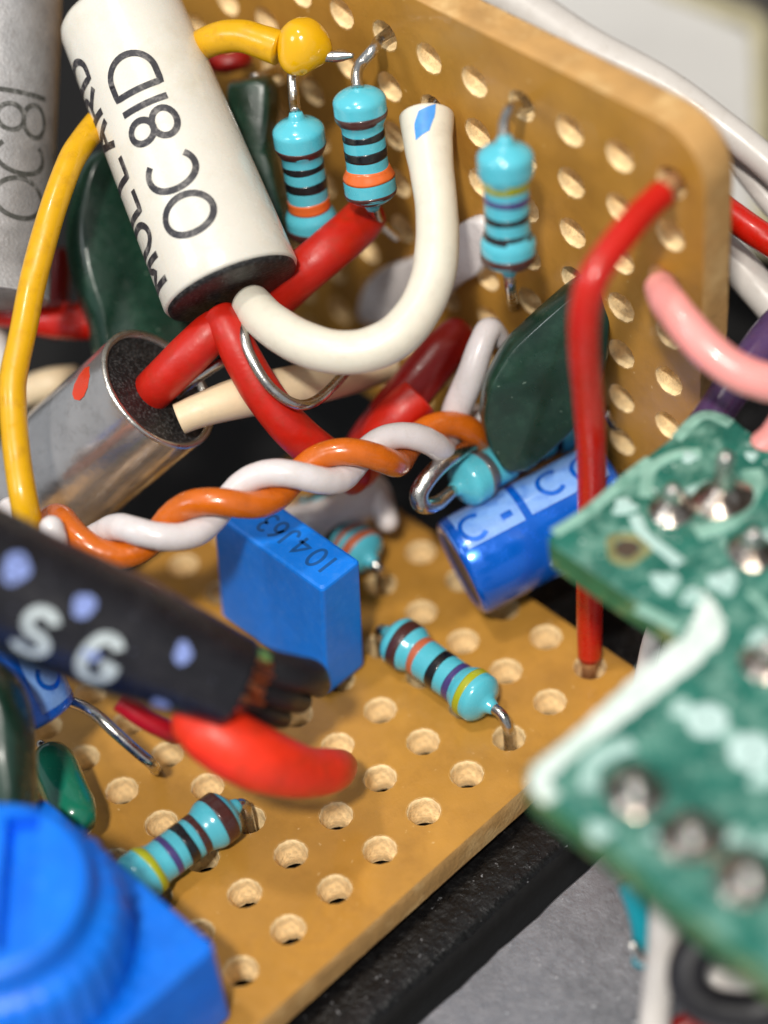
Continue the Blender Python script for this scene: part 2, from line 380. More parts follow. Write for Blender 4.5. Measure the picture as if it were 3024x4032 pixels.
# ================================================================ perfboards
def perfboard(nm, label, outline, holes, o, ex, ey, en, thick, corner_r, hr=.71):
    """outline in (u, v); o + u*ex + v*ey; en is the outward normal of the component face"""
    o, ex, ey, en = V(o), V(ex), V(ey), V(en)
    root = thing(nm, label, 'circuit board', o)
    P = lambda u, v, h=0: o + ex * u + ey * v + en * h
    rnd = []
    n = len(outline)
    for i in range(n):
        a, b, c = V(outline[i - 1]), V(outline[i]), V(outline[(i + 1) % n]); r = corner_r[i]
        if r <= 0: rnd.append(b); continue
        p, q = b + (a - b).normalized() * r, b + (c - b).normalized() * r; ctr = p + q - b
        for k in range(9):
            t = math.pi / 2 * k / 8; rnd.append(ctr + (p - ctr) * math.cos(t) + (q - ctr) * math.sin(t))
    vs2 = [V((p[0], p[1])) for p in rnd]; ed = [(i, (i + 1) % len(rnd)) for i in range(len(rnd))]
    for (u, v) in holes:
        s = len(vs2)
        for k in range(24): vs2.append(V((u + hr * math.cos(k * math.pi / 12), v + hr * math.sin(k * math.pi / 12))))
        ed += [(s + k, s + (k + 1) % 24) for k in range(24)]
    r = delaunay_2d_cdt(vs2, ed, [], 1, 1e-5)
    tri = []
    for f in r[2]:
        c = sum((r[0][i] for i in f), V((0, 0))) / len(f)
        if any((c.x - u) ** 2 + (c.y - v) ** 2 < (hr * .97) ** 2 for u, v in holes): continue
        tri.append(tuple(f))
    mk = lambda h: [P(p.x, p.y, h) for p in r[0]]
    def facing(fs, vs, d):
        out = []
        for f in fs:
            nn = (vs[f[1]] - vs[f[0]]).cross(vs[f[2]] - vs[f[0]]); out.append(f if nn.dot(d) > 0 else f[::-1])
        return out
    A = mk(0); mesh_obj('laminate_face', A, facing(tri, A, en), 'laminate', root, False)
    B = mk(-thick); mesh_obj('copper_side', B, facing(tri, B, -en), 'underside', root, False)
    # sawn rim, slightly ragged
    dense = []
    for i in range(len(rnd)):
        a, b = V(rnd[i]), V(rnd[(i + 1) % len(rnd)]); k = max(1, int((b - a).length / .35))
        dense += [a.lerp(b, j / k) for j in range(k)]
    m = len(dense); E, ef = [], []
    cen = sum((V((p[0], p[1])) for p in dense), V((0, 0))) / m
    for h, ins in ((0.003, .03), (-.07, -.01), (-thick * .35, -.02), (-thick * .7, -.02), (-thick - .003, .02)):
        for p in dense:
            q = V((p[0], p[1])); d = (cen - q).normalized(); j = ins + random.uniform(-.02, .02)
            q = q + d * j; E.append(P(q.x, q.y, h))
    for i in range(4):
        for k in range(m): ef.append((i * m + k, i * m + (k + 1) % m, (i + 1) * m + (k + 1) % m, (i + 1) * m + k))
    mesh_obj('sawn_edge', E, ef, 'sawn_edge', root)
    # drilled walls: four rough variants shared between the holes
    var = []
    for q in range(5):
        W, wf = [], []; prof = [(hr + .035, .004), (hr - .03, -.045), (hr - .06, -.25), (hr - .05, -thick * .5), (hr - .15, -thick * .60), (hr - .15, -thick * .85), (hr - .14, -thick)]
        ph = random.random() * 6
        for i, (rr, h) in enumerate(prof):
            for k in range(24):
                t = k * math.pi / 12; e = 0 if i == 0 else random.uniform(-.022, .022) + (.03 * math.sin(2 * t + ph) if i > 3 else 0)
                W.append(ex * (rr + e) * math.cos(t) + ey * (rr + e) * math.sin(t) + en * h)
        for i in range(len(prof) - 1):
            for k in range(24):
                wf.append((i * 24 + k, i * 24 + (k + 1) % 24, (i + 1) * 24 + (k + 1) % 24, (i + 1) * 24 + k))
        me = bpy.data.meshes.new('drilled_hole'); me.from_pydata([tuple(x) for x in W], [], wf); me.update(); me.materials.append(MATS['drilled_wall'])
        for p in me.polygons: p.use_smooth = True
        var.append(me)
    for (u, v) in holes:
        hobj = bpy.data.objects.new('drilled_hole', random.choice(var)); COL.objects.link(hobj); hobj.parent = root; hobj.location = ex * u + ey * v
    return root
G = 2.54
holesL = [(G * i, G * j) for i in range(-4, 8) for j in range(0, 8)]
perfboard('perfboard', 'tan perfboard lying flat in the foreground under the blue box capacitor', [(-11.6, -2.25), (19.0, -2.25), (19.0, 19.2), (-11.6, 19.2)], holesL, (0, 0, 0), (1, 0, 0), (0, 1, 0), (0, 0, 1), 1.5, (0, 1.0, 0, 0))
holesU = [(18.96 - G * k, 21.57 - G * m) for k in range(-6, 8) for m in range(0, 9)]
perfboard('perfboard', 'tan perfboard standing upright at the back with a rounded top corner', [(36, -.8), (-.45, -.8), (-.45, 24.15), (36, 24.15)], holesU, (UX, 0, 0), (0, 1, 0), (0, 0, 1), (-1, 0, 0), 1.6, (0, 0, 2.3, 0))

# ================================================================ resistors
def resistor(label, a, b, bands, leads, group='blue banded resistors', rmid=.88, rend=1.09, neck=(1, 1), blotch=False):
    """a, b: body ends; bands: (position 0..1, width mm, material)"""
    a, b = V(a), V(b); ax = (b - a); L = ax.length; ax.normalize()
    root = thing('resistor', label, 'resistor', a, group)
    def rad(s):
        e = max(0.0, min(s, L - s))
        if e < .5: return rend * math.sqrt(max(0, 1 - ((.5 - e) / .5) ** 2)) * .55 + rend * .45 * (e / .5) ** .5
        if e < 1.15: return rend
        if e < 1.75: t = (e - 1.15) / .6; t = t * t * (3 - 2 * t); return rend * (1 - t) + rmid * t
        return rmid
    N = 48; prof = []
    if neck[0]: prof += [(.05, -.32), (.26, -.30), (.30, -.20), (.36, -.06)]
    prof += [(max(rad(L * i / N), .38 if neck[0] else .05), L * i / N) for i in range(N + 1)]
    if neck[1]: prof += [(.36, L + .06), (.30, L + .2), (.26, L + .30), (.05, L + .32)]
    lathe('body', a, ax, prof, 'resistor_blue', root, 44)
    for (p, wd, m) in bands:
        wd *= 1.14
        s0, s1 = p * L - wd / 2, p * L + wd / 2
        pr = [(rad(s0) - .01, s0)] + [(rad(s0 + (s1 - s0) * i / 5) + .012, s0 + (s1 - s0) * i / 5) for i in range(6)] + [(rad(s1) - .01, s1)]
        bo = lathe('band', a, ax, pr, m, root, 44); ph = random.random() * 6; am = random.uniform(.012, .035)
        for i_, v_ in enumerate(bo.data.vertices):
            t_ = (i_ % 44) / 44 * 2 * math.pi; v_.co += ax * (am * math.sin(t_ + ph) + am * .6 * math.sin(3 * t_ + ph * 2) * (1 if i_ < 44 * 4 else -1))
    for P in leads: tube('lead', P, .24, 'tinned', root, 12, (1, 2))
    return root
BR, BK, OR, RU, VI, YE, GY = 'band_brown', 'band_black', 'band_orange', 'band_rust', 'band_violet', 'band_yellow', 'band_grey'
# three standing before the upper board
r1a, r1b = pt(1168, 468, 94.4), pt(1238, 945, 97.8)
resistor('blue resistor with an orange band standing left of its twin, below the yellow bead', r1a, r1b, [(.235, .34, BR), (.37, .24, BK), (.51, .36, BK), (.68, .42, OR), (.90, .36, BR)],
         [[r1a + (r1a - r1b).normalized() * .3, pt(1158, 380, 94.6), pt(1152, 300, 94.6)], [r1b, pt(1250, 1010, 98.6)]])
r2a, r2b = pt(1408, 345, 92.2), pt(1466, 800, 95.0)
resistor('blue resistor with an orange band and bent lead standing right of the yellow bead', r2a, r2b, [(.24, .34, BR), (.385, .26, BK), (.545, .36, BK), (.72, .42, OR), (.92, .38, BR)],
         [[r2a, pt(1405, 290, 92.4), pt(1425, 245, 92.6), up(1475, 190, 1.2), V((UX - .2, 16.45, 21.5)), V((UX + 1.4, 16.42, 21.6))], [r2b, pt(1490, 870, 97), pt(1560, 930, 100)]], neck=(0, 1))
r3a, r3b = pt(1988, 565, 86.8), pt(2004, 1055, 90.0)
resistor('blue resistor with a yellow band standing alone between white sleeve and red wire', r3a, r3b, [(.30, .36, YE), (.415, .24, VI), (.555, .24, BK), (.70, .26, BK), (.895, .42, BR)],
         [[r3a, pt(1988, 480, 87.2), pt(2015, 425, 87.6), up(2040, 415, .7), V((UX - .2, 8.85, 21.55)), V((UX + 1.4, 8.8, 21.57))], [r3b, pt(2010, 1130, 91.5), up(2020, 1190, .4), up(2032, 1225, -.5)]])
# on the lower board
r4a, r4b = V((12.75, 6.95, 1.25)), V((12.75, 1.1, 1.2))
resistor('blue resistor with a yellow band lying beside the blue box capacitor', r4a, r4b, [(.175, .46, BR), (.335, .30, RU), (.53, .38, BK), (.70, .30, VI), (.835, .30, YE)],
         [[r4b, V((12.75, .45, 1.2)), V((12.7, .1, .9)), V((12.7, 0, .3)), V((12.7, 0, -1.5))], [r4a, V((12.75, 7.5, 1.1)), V((12.72, 7.62, .4)), V((12.7, 7.62, -1.4))]])
r5a, r5b = V((-3.55, 5.55, 1.25)), V((2.0, 5.2, 1.25))
resistor('blue resistor with a yellow band lying in front beside the blue trimmer knob', r5a, r5b, [(.23, .32, YE), (.40, .26, VI), (.545, .36, BK), (.66, .28, BR), (.86, .52, BR)],
         [[r5b, V((2.4, 5.15, 1.15)), V((2.54, 5.1, .6)), V((2.54, 5.08, -1.4))], [r5a, V((-4.2, 5.3, 1.1)), V((-5.0, 5.1, -1.4))]])
r6a, r6b = lo(1215, 1990, 1.9), lo(1458, 2205, 1.8)
resistor('blue resistor with orange bands half hidden behind the blue box capacitor', r6a, r6b, [(.12, .3, BK), (.36, .3, BK), (.55, .36, BK), (.70, .34, RU), (.85, .36, RU)],
         [[r6b, lo(1490, 2235, 1.6), lo(1508, 2262, .9), V((15.24, 10.16, .3)), V((15.24, 10.16, -1.4))], [r6a, r6a + V((0, .6, -.2)), r6a + V((0, .8, -3))]])
r7a, r7b = pt(1800, 1920, 97.0), pt(2270, 1655, 100.5)
resistor('blue resistor under the green capacitor with its bright lead looped over the blue cylinder', r7a, r7b, [(.20, .5, GY), (.42, .38, BR), (.58, .38, BK), (.74, .36, BK), (.88, .3, BR)],
         [[r7a, pt(1770, 1940, 96.6)]])
tb, _ = tube('bent_lead', [pt(1775, 1940, 96.5), pt(1715, 1985, 96.0), pt(1660, 1985, 95.4), pt(1655, 1930, 95.2), pt(1720, 1845, 95.4), pt(1800, 1785, 96.2), pt(1890, 1735, 98.5), pt(1960, 1700, 101)], [.26, .32, .38, .40, .38, .34, .28, .26], 'tinned', None, 16, (2, 2))
tag(tb, 'bright thick bent lead looping beside the blue cylinder capacitor', 'lead')

# ================================================================ white transistor with lettering
def transistor_white():
    bot, top = pt(912, 1132, 93.8), pt(455, 20, 96.4)
    ax = (top - bot); L = ax.length; a, n, b = frame(ax)
    root = thing('transistor', 'white cylindrical transistor lettered OC81D with a black base', 'transistor', bot)
    R0, R1 = 2.93, 2.66
    rad = lambda s: R0 + (R1 - R0) * s / L
    prof = [(R0 - .22, -.02), (R0 - .06, 0), (R0, .12)] + [(rad(L * i / 14), .12 + (L - .9) * i / 14) for i in range(1, 14)] + [(R1, L - .7), (R1 - .1, L - .35), (R1 - .35, L - .08), (R1 - .8, L), (.01, L + .02)]
    lathe('casing', bot, ax, prof, 'white_enamel', root, 72)
    lathe('base', bot, ax, [(.01, -.24), (R0 - .35, -.22), (R0 - .14, -.14), (R0 - .12, .1)], 'black_base', root, 56)
    def place(s, arc_, ):   # s along axis from the base, arc_ round the casing (+ = image left)
        th = arc_ / R0
        return bot + a * s + (n * math.cos(th) + b * math.sin(th)) * (rad(s) + .012)
    sgn = 1 if b.dot(-rt) > 0 else -1
    pl_ = lambda x, y: place(x, sgn * y)
    for ch, s, wd in (('O', 1.80, 1.65), ('C', 3.80, 1.6), ('8', 6.05, 1.22), ('1', 7.44, .5), ('D', 8.40, 1.6)):
        letter(ch, pl_, s, wd, 2.15, .285, 'ink_black', root, -.50)
    for i, ch in enumerate('MULLARD'):
        letter(ch, pl_, .85 + i * 1.54, 1.08, 1.75, .30, 'ink_black', root, 2.72)
    # leads with sleeving
    q = lambda x, y, d: pt(x, y, d)
    s1, pw = tube('white_sleeve', [q(985, 1195, 93.6), q(1060, 1270, 92.4), q(1180, 1345, 91.4), q(1310, 1385, 90.9), q(1440, 1380, 90.8), q(1560, 1325, 90.8), q(1650, 1220, 91.0), q(1705, 1090, 91.3), q(1722, 950, 91.6), q(1718, 810, 91.9), q(1700, 670, 92.3), q(1686, 560, 92.7), q(1680, 462, 93.1)],
              [.86, .88, .89, .89, .89, .89, .89, .89, .88, .87, .90, 1.01, 1.14], 'sleeve_white', root, 28)
    mk = patch('blue_mark', lambda u, v: pw.at(.905 + .083 * u + (.0 if v < .5 else .0) + .02 * (v - .5), (-.10 + .75 * (v - .5)) * (1.1 - .55 * abs(u - .55)) + .25 * (u - .5), .012), 10, 8, 'paint_blue', root)
    tube('lead', [q(1680, 462, 93.1), q(1690, 425, 94.2), up(1705, 400, -.5)], .2, 'tinned', root, 10)
    tube('red_sleeve', [q(862, 1240, 93.6), q(905, 1310, 93.2), q(965, 1430, 93.3), q(1050, 1570, 93.6), q(1160, 1700, 94.2), q(1290, 1810, 95.4), q(1400, 1880, 97)], [.74, .76, .80, .82, .86, .86, .8], 'sleeve_red', root, 24)
    tube('lead', [q(862, 1205, 94), q(872, 1245, 93.0), q(884, 1275, 92.9)], .2, 'tinned', root, 10)
    tube('lead', [q(935, 1200, 94.2), q(955, 1300, 92.8), q(985, 1400, 92.4), q(1060, 1520, 92.4), q(1160, 1590, 92.8), q(1240, 1580, 93.6), q(1320, 1510, 95), q(1400, 1420, 97)], .22, 'tinned', root, 12)
    return root
mat('paint_blue', (70, 144, 220), .4, var=.12, vs=3)
transistor_white()

# grey can transistor, top left
def transistor_grey():
    bot, top = pt(-75, 1178, 97.5), pt(-18, -150, 99.0)
    ax = top - bot; L = ax.length; a, n, b = frame(ax)
    root = thing('transistor', 'dull grey metal transistor can lettered OC81 at the left edge', 'transistor', bot)
    R = 2.92
    lathe('casing', bot, ax, [(.01, 0), (R - .1, 0), (R, .08)] + [(R - .004 * (i % 2), .08 + (L - .6) * i / 12) for i in range(13)] + [(R - .3, L - .1), (.01, L)], 'can_grey', root, 64)
    sgn = 1 if b.dot(-rt) > 0 else -1
    def place(s, y):
        th = sgn * y / R; return bot + a * s + (n * math.cos(th) + b * math.sin(th)) * (R + .012)
    for ch, s, wd in (('O', 3.05, 1.7), ('C', 4.95, 1.5), ('8', 6.6, 1.4), ('1', 8.2, .4)):
        letter(ch, place, s, wd, 2.35, .21, 'ink_faded', root, -3.1)
    return root
transistor_grey()

# bright can transistor lying under the yellow wire
def transistor_bright():
    e = pt(625, 1530, 95.2); ax = (rt * .66 + dn * -.49 - fw * .57).normalized(); R = 2.86
    a, n, b = frame(ax)
    root = thing('transistor', 'shiny metal transistor can with a black end and a red dot', 'transistor', e)
    L = 10.5
    lathe('casing', e, -ax, [(R - .28, .1), (R - .20, -.02), (R, .02), (R, .12)] + [(R + .01 * math.sin(i * 2.1), .12 + L * i / 14) for i in range(1, 15)] + [(R - .4, L + .4), (.01, L + .5)], 'can_bright', root, 72)
    lathe('rim', e, ax, [(R - .26, -.2), (R - .22, .03), (R - .10, .07), (R + .02, .02), (R + .015, -.1)], 'can_rim', root, 72)
    lathe('base', e, ax, [(.01, -.12), (R * .5, -.12), (R - .20, -.15)], 'black_base', root, 56)
    def on(px, py, off=.015):      # foot of a sight line on the casing
        r = ray(px, py).normalized(); w0 = CAM - e; A = r - ax * r.dot(ax); B = w0 - ax * w0.dot(ax)
        qa, qb, qc = A.dot(A), 2 * A.dot(B), B.dot(B) - (R + off) ** 2; dd = qb * qb - 4 * qa * qc
        return CAM + r * ((-qb - math.sqrt(max(dd, 0))) / (2 * qa))
    ringp = [(352, 1442), (353, 1480), (345, 1525), (330, 1560), (312, 1577), (292, 1572), (284, 1550), (292, 1515), (312, 1475), (334, 1448)]
    cx, cy = 320, 1520; vs = [on(cx, cy, .03)]; m = len(ringp)
    for f_ in (.25, .5, .75, 1.0): vs += [on(cx + (x - cx) * f_, cy + (y - cy) * f_, .03 - .012 * f_) for x, y in ringp]
    fs = [(0, 1 + i, 1 + (i + 1) % m) for i in range(m)] + [(1 + k * m + i, 1 + (k + 1) * m + i, 1 + (k + 1) * m + (i + 1) % m, 1 + k * m + (i + 1) % m) for k in range(3) for i in range(m)]
    mesh_obj('red_dot', vs, fs, 'red_dot', root)
    q = pt
    tube('red_sleeve', [q(580, 1560, 95.3), q(650, 1490, 94.4), q(740, 1400, 93.9), q(830, 1310, 93.7), q(862, 1275, 93.8)], [.86, .88, .88, .84, .74], 'sleeve_red', root, 24)
    tube('cream_sleeve', [q(705, 1650, 94.6), q(790, 1615, 94.6), q(930, 1570, 95.0), q(1100, 1535, 95.8), q(1260, 1500, 97), q(1430, 1455, 99), q(1520, 1430, 100)], [.66, .72, .84, .9, .9, .88, .82], 'sleeve_cream', root, 24)
    tube('lead', [q(690, 1560, 95.6), q(770, 1490, 95.2), q(880, 1420, 95.2), q(960, 1390, 95.6)], .26, 'tinned', root, 10)
transistor_bright()

# ================================================================ wires
wire('yellow_wire', 'yellow wire running down the left side over the shiny can', [pt(455, 400, 97), pt(400, 465, 95.8), pt(325, 560, 94.8), pt(272, 650, 94.0), pt(200, 850, 93.2), pt(132, 1100, 92.8), pt(92, 1300, 92.2), pt(52, 1490, 91.8), pt(52, 1620, 91.6), pt(68, 1800, 91.2), pt(100, 2000, 91.0), pt(150, 2200, 92.5)], .56, 'wire_yellow', seg=26)
ybt = thing('wire', 'short yellow wire ending in a round yellow bead at the top', 'wire', pt(1195, 175, 93.6))
tube('insulation', [pt(680, 250, 98), pt(760, 195, 96), pt(860, 150, 94.8), pt(950, 142, 94.3), pt(1030, 165, 94.0), pt(1100, 190, 93.8)], [.62, .64, .66, .68, .70, .72], 'wire_yellow', ybt, 24)
def bead():
    c = pt(1192, 172, 93.5); vs, fs = [], []; nu, nv = 28, 20
    for j in range(nv + 1):
        t = math.pi * j / nv
        for i in range(nu):
            p = 2 * math.pi * i / nu; d = rt * math.cos(p) * math.sin(t) - fw * math.sin(p) * math.sin(t) - dn * math.cos(t)
            r = 1.06; x, y = d.dot(rt), d.dot(dn)
            r *= 1 + .30 * max(0, y * .93 - x * .36) ** 5 + .22 * max(0, x * .9 + y * .42) ** 6
            r *= 1 + .018 * math.sin(3 * p + 2 * t) + .012 * math.sin(5 * t + p)
            vs.append(c + d * r)
    for j in range(nv):
        for i in range(nu): fs.append((j * nu + i, j * nu + (i + 1) % nu, (j + 1) * nu + (i + 1) % nu, (j + 1) * nu + i))
    mesh_obj('bead', vs, fs, 'bead_yellow', ybt)
bead()
tube('lead', [pt(1275, 222, 93.4), pt(1330, 222, 93.4), pt(1385, 218, 93.2)], [.22, .24, .12], 'tinned', ybt, 12, (1, 2))

def twisted():
    ax = spline([pt(60, 2050, 94), pt(200, 2085, 92.8), pt(330, 2118, 91.9), pt(480, 2130, 91.3), pt(650, 2090, 91.0), pt(880, 1985, 91.2), pt(1150, 1885, 91.8), pt(1400, 1815, 92.8), pt(1600, 1760, 94.6), pt(1780, 1715, 97), pt(1900, 1690, 99.5)], 12)
    cum = [0]
    for p, q in zip(ax, ax[1:]): cum.append(cum[-1] + (q - p).length)
    def mid(px): return min(range(len(ax)), key=lambda i: abs((lambda v: v.dot(rt) / v.dot(fw) * FPX + 1512)(ax[i] - CAM) - px))
    s0 = cum[mid(1170)]; period = cum[mid(1640)] - cum[mid(1165)]
    for ph, m, nm, lb in ((0, 'wire_white', 'white_wire', 'white wire of the twisted pair above the blue box capacitor'), (math.pi, 'wire_orange', 'orange_wire', 'orange wire of the twisted pair above the blue box capacitor')):
        P = []
        for i in range(0, len(ax), 2):
            t = (ax[min(i + 1, len(ax) - 1)] - ax[max(i - 1, 0)]).normalized(); v = (CAM - ax[i]).normalized(); v = (v - t * v.dot(t)).normalized(); u = v.cross(t).normalized()
            if u.dot(dn) > 0: u = -u
            phi = math.pi / 2 + 2 * math.pi * (cum[i] - s0) / period + ph
            P.append(ax[i] + (u * math.cos(phi) + v * math.sin(phi)) * .56)
        wire(nm, lb, P, .56, m, caps=(2, 1), seg=20)
twisted()
wire('white_wire', 'short white wire rising beside the left edge of the faceted green capacitor', [pt(1960, 1330, 97.0), pt(1925, 1300, 96.4), pt(1890, 1370, 96.2), pt(1850, 1490, 96.4), pt(1800, 1610, 97.2), pt(1780, 1700, 98.4)], [.5, .55, .58, .62, .64, .62], 'wire_white', caps=(2, 1))
rw = thing('wire', 'long red wire bending down from upright board corner past the green circuit board', 'wire', V((17.6, -.2, 0)))
tube('insulation', [pt(2608, 762, 84.3), pt(2545, 820, 83.8), pt(2470, 905, 83.2), pt(2385, 1015, 82.7), pt(2330, 1110, 82.6), pt(2302, 1230, 83.2), pt(2300, 1380, 84.4), pt(2315, 1560, 86.3), pt(2328, 1760, 88.4), pt(2330, 1960, 90.5), pt(2325, 2180, 93.0), pt(2322, 2400, 95.4), pt(2322, 2585, 97.2)], [.55, .56, .57, .58, .58, .58, .58, .58, .58, .58, .58, .57, .52], 'wire_red', rw, 24)
tube('core', [pt(2600, 768, 84.2), pt(2638, 722, 84.5), V((UX - .3, 1.18, 21.6)), V((UX + .8, 1.18, 21.57))], .34, 'stripped_core', rw, 12)
tube('core', [pt(2322, 2580, 97.1), pt(2320, 2620, 97.5), lo(2318, 2660, -1.0)], .34, 'stripped_core', rw, 12)
pk = thing('wire', 'pink wire leaving the right side of the upright board', 'wire', up(2590, 1090))
tube('insulation', [pt(2598, 1125, 87.4), pt(2625, 1180, 86.6), pt(2690, 1270, 86.0), pt(2780, 1370, 85.6), pt(2890, 1455, 85.4), pt(3000, 1500, 85.4), pt(3120, 1520, 85.6)], [.62, .70, .72, .73, .73, .73, .73], 'wire_pink', pk, 26)
tube('core', [pt(2592, 1120, 87.8), pt(2588, 1085, 88.8), up(2590, 1060, -.4)], .36, 'stripped_core', pk, 12)
wire('pink_wire', 'pink wire end showing at the right edge above the green circuit board', [pt(3150, 1580, 88), pt(3060, 1720, 88), pt(2985, 1800, 88.5), pt(2940, 1950, 90)], .72, 'wire_pink')
wire('purple_wire', 'dark purple wire passing behind the pink wire', [pt(3120, 1230, 92), pt(3030, 1320, 91.4), pt(2930, 1460, 91), pt(2840, 1590, 90.6), pt(2740, 1730, 90.4), pt(2650, 1850, 90.6)], .78, 'wire_purple')
wire('red_wire', 'red wire crossing the right edge below the white cable', [pt(2760, 760, 96), pt(2890, 855, 95), pt(2990, 925, 94.4), pt(3120, 1010, 94)], .62, 'wire_red')
wire('white_wire', 'white wire at the right edge above the purple wire', [pt(2780, 930, 98), pt(2890, 1030, 97), pt(2980, 1130, 96.4), pt(3120, 1290, 96)], .82, 'wire_palewhite')
wire('white_cable', 'thick white cable curving behind the top of the upright board', [pt(1500, -330, 100), pt(1800, -110, 99), pt(2000, 0, 98.5), pt(2300, 190, 97.5), pt(2600, 335, 96.6), pt(2850, 505, 96), pt(3000, 625, 95.8), pt(3150, 760, 95.6)], [1.15, 1.15, 1.1, 1.02, .84, .72, .70, .7], 'wire_palewhite', 'cable')
wire('red_wire', 'red sleeved wire running behind the white lettered transistor', [pt(1450, 840, 97.4), pt(1390, 905, 96.6), pt(1290, 990, 95.6), pt(1180, 1085, 95.8), pt(1080, 1180, 97), pt(980, 1260, 98.5)], [.88, .95, .96, .93, .9, .88], 'sleeve_red', seg=24)
wire('red_wire', 'red sleeved wire coloured dark for shade, dipping behind the twisted pair near its middle', [pt(1790, 1330, 98.6), pt(1730, 1400, 98.2), pt(1640, 1510, 98.0), pt(1540, 1630, 98.2), pt(1450, 1750, 98.8), pt(1380, 1860, 100)], [.86, .98, 1.0, .98, .96, .92], 'sleeve_darkred_shade', caps=(2, 1), seg=24)  # dark red paints in the shadow of the white sleeve
rl, _ = tube('sleeve_lit_part', [pt(1650, 1560, 97.4), pt(1570, 1640, 97.4), pt(1470, 1760, 98.0), pt(1400, 1850, 99)], [.9, 1.0, 1.0, .95], 'sleeve_red', None, 22)  # lit stretch of that wire, painted in the brighter red
tag(rl, 'lit stretch of the same red sleeved wire, coloured brighter, just above the twisted pair', 'sleeve')
wire('red_wire', 'thick red wire at the left edge crossing behind the yellow wire', [pt(-60, 1235, 101), pt(60, 1240, 101), pt(180, 1258, 100.4), pt(290, 1262, 100.2), pt(400, 1265, 100.6), pt(480, 1270, 102)], [.5, .62, .78, .84, .84, .8], 'wire_red', seg=22)
wire('red_wire', 'dark red wire glimpsed between the yellow wire and the left green capacitor', [pt(240, 980, 104), pt(235, 1080, 104), pt(225, 1200, 104.5), pt(215, 1300, 106)], .5, 'sleeve_darkred_shade')
wire('red_wire', 'dark red wire end peeping out below the yellow wire with the bead', [pt(820, 230, 101), pt(880, 250, 100.6), pt(930, 240, 100.6), pt(960, 230, 101)], .46, 'sleeve_darkred_shade')
wire('white_wire', 'white wire end at the left edge below the thick red wire', [pt(-60, 1250, 103), pt(-20, 1330, 102.4), pt(5, 1420, 102.2), pt(-30, 1560, 102.4)], .55, 'wire_palewhite')
wire('cream_sleeve', 'cream sleeve in shadow behind the yellow wire and shiny can', [pt(60, 1560, 103), pt(140, 1530, 102.6), pt(210, 1510, 102.4), pt(300, 1490, 103)], [.7, .72, .72, .6], 'sleeve_cream', 'sleeve')
wire('white_wire', 'rounded white wire tip above the black printed sleeve', [pt(232, 2200, 91), pt(216, 2130, 90.6), pt(203, 2078, 90.4)], [.5, .52, .5], 'wire_white', caps=(1, 2))
wire('blue_wire', 'dark blue wire glimpsed beside the white lettered transistor', [pt(270, 330, 104), pt(295, 430, 104), pt(320, 520, 104.6)], .5, 'wire_navy') if 'wire_navy' in MATS else None

# ================================================================ green dipped capacitors
def green_cap(label, outline, thick, rim, m='cap_green', leads=(), sharp=False, face=1.06):
    P = [pt(*p) for p in outline]
    if sharp:
        for _ in range(2): P = [q for i in range(len(P)) for q in (P[i].lerp(P[(i + 1) % len(P)], .18), P[i].lerp(P[(i + 1) % len(P)], .82))]
    else: P = smooth_loop(P, 5)
    c = sum(P, V()) / len(P)
    nv = V()
    for i in range(len(P)): nv += (P[i] - c).cross(P[(i + 1) % len(P)] - c)
    nv.normalize()
    if nv.dot(CAM - c) < 0: nv = -nv
    root = thing('film_capacitor', label, 'capacitor', P[0], 'dark green dipped capacitors')
    inflate('body', P, nv, thick, m, root, 6, rim, face)
    for l in leads: tube('lead', l, .25, 'tinned', root, 10)
    return root
green_cap('dark green dipped capacitor left of the white lettered transistor', [(330, 640, 99), (278, 800, 98.6), (268, 960, 98.4), (300, 1130, 98.4), (360, 1280, 98.6), (400, 1420, 99), (560, 1440, 99.4), (760, 1380, 100.4), (820, 1100, 101), (700, 780, 101), (520, 610, 100.4), (410, 590, 99.6)], 2.2, .55,
          leads=([pt(560, 1440, 99), pt(560, 1560, 101), pt(570, 1680, 104)],))
green_cap('dark green capacitor standing between white lettered transistor and leftmost blue resistor', [(905, 350, 99), (960, 310, 98.6), (1060, 300, 98.4), (1085, 370, 98.6), (1080, 520, 98.8), (1110, 720, 99.2), (1150, 900, 99.6), (1120, 980, 99.8), (1020, 900, 99.8), (930, 640, 99.4)], 2.0, .45,
          leads=([pt(1000, 310, 98.6), pt(1060, 290, 99.4), pt(1100, 270, 101)],))
green_cap('faceted dark green capacitor behind the long red wire', [(1905, 1500, 95.0), (1985, 1350, 94.6), (2120, 1230, 94.0), (2250, 1120, 93.4), (2350, 1070, 93.2), (2405, 1150, 93.8), (2395, 1400, 95.0), (2330, 1580, 96.2), (2230, 1700, 97), (2080, 1830, 97.6), (1985, 1850, 97.6), (1915, 1740, 97.0), (1885, 1620, 96)], 1.5, .3, sharp=True, face=1.0,  # right end stretched past the red wire, standing in for shadow there
          leads=([pt(2380, 1620, 97), pt(2440, 1680, 98), up(2500, 1610, -.5)],))
green_cap('dark green capacitor cut off by left edge above the blue trimmer', [(-220, 2560, 88), (-60, 2580, 87.6), (60, 2680, 87.4), (118, 2850, 87.2), (128, 3050, 87.0), (110, 3240, 87), (0, 3330, 87.2), (-220, 3330, 88)], 2.6, .8)
tr = thing('axial_inductor', 'small glossy green bead component beside the blue trimmer', 'inductor', lo(230, 3120))
a_, b_ = lo(190, 2960, 2.2), lo(318, 3260, 2.2); ax_ = (b_ - a_); LL = ax_.length
lathe('body', a_, ax_, [(.02, -.2), (.5, -.12), (.75, .15), (.92, .6), (.96, 1.2), (.94, LL * .5), (.96, LL - 1.1), (.85, LL - .5), (.65, LL - .1), (.02, LL + .1)], 'cap_teal', tr, 36)
tube('lead', [a_, a_ + V((0, .5, 0)), a_ + V((0, .9, -1.2))], .24, 'tinned', tr, 10)

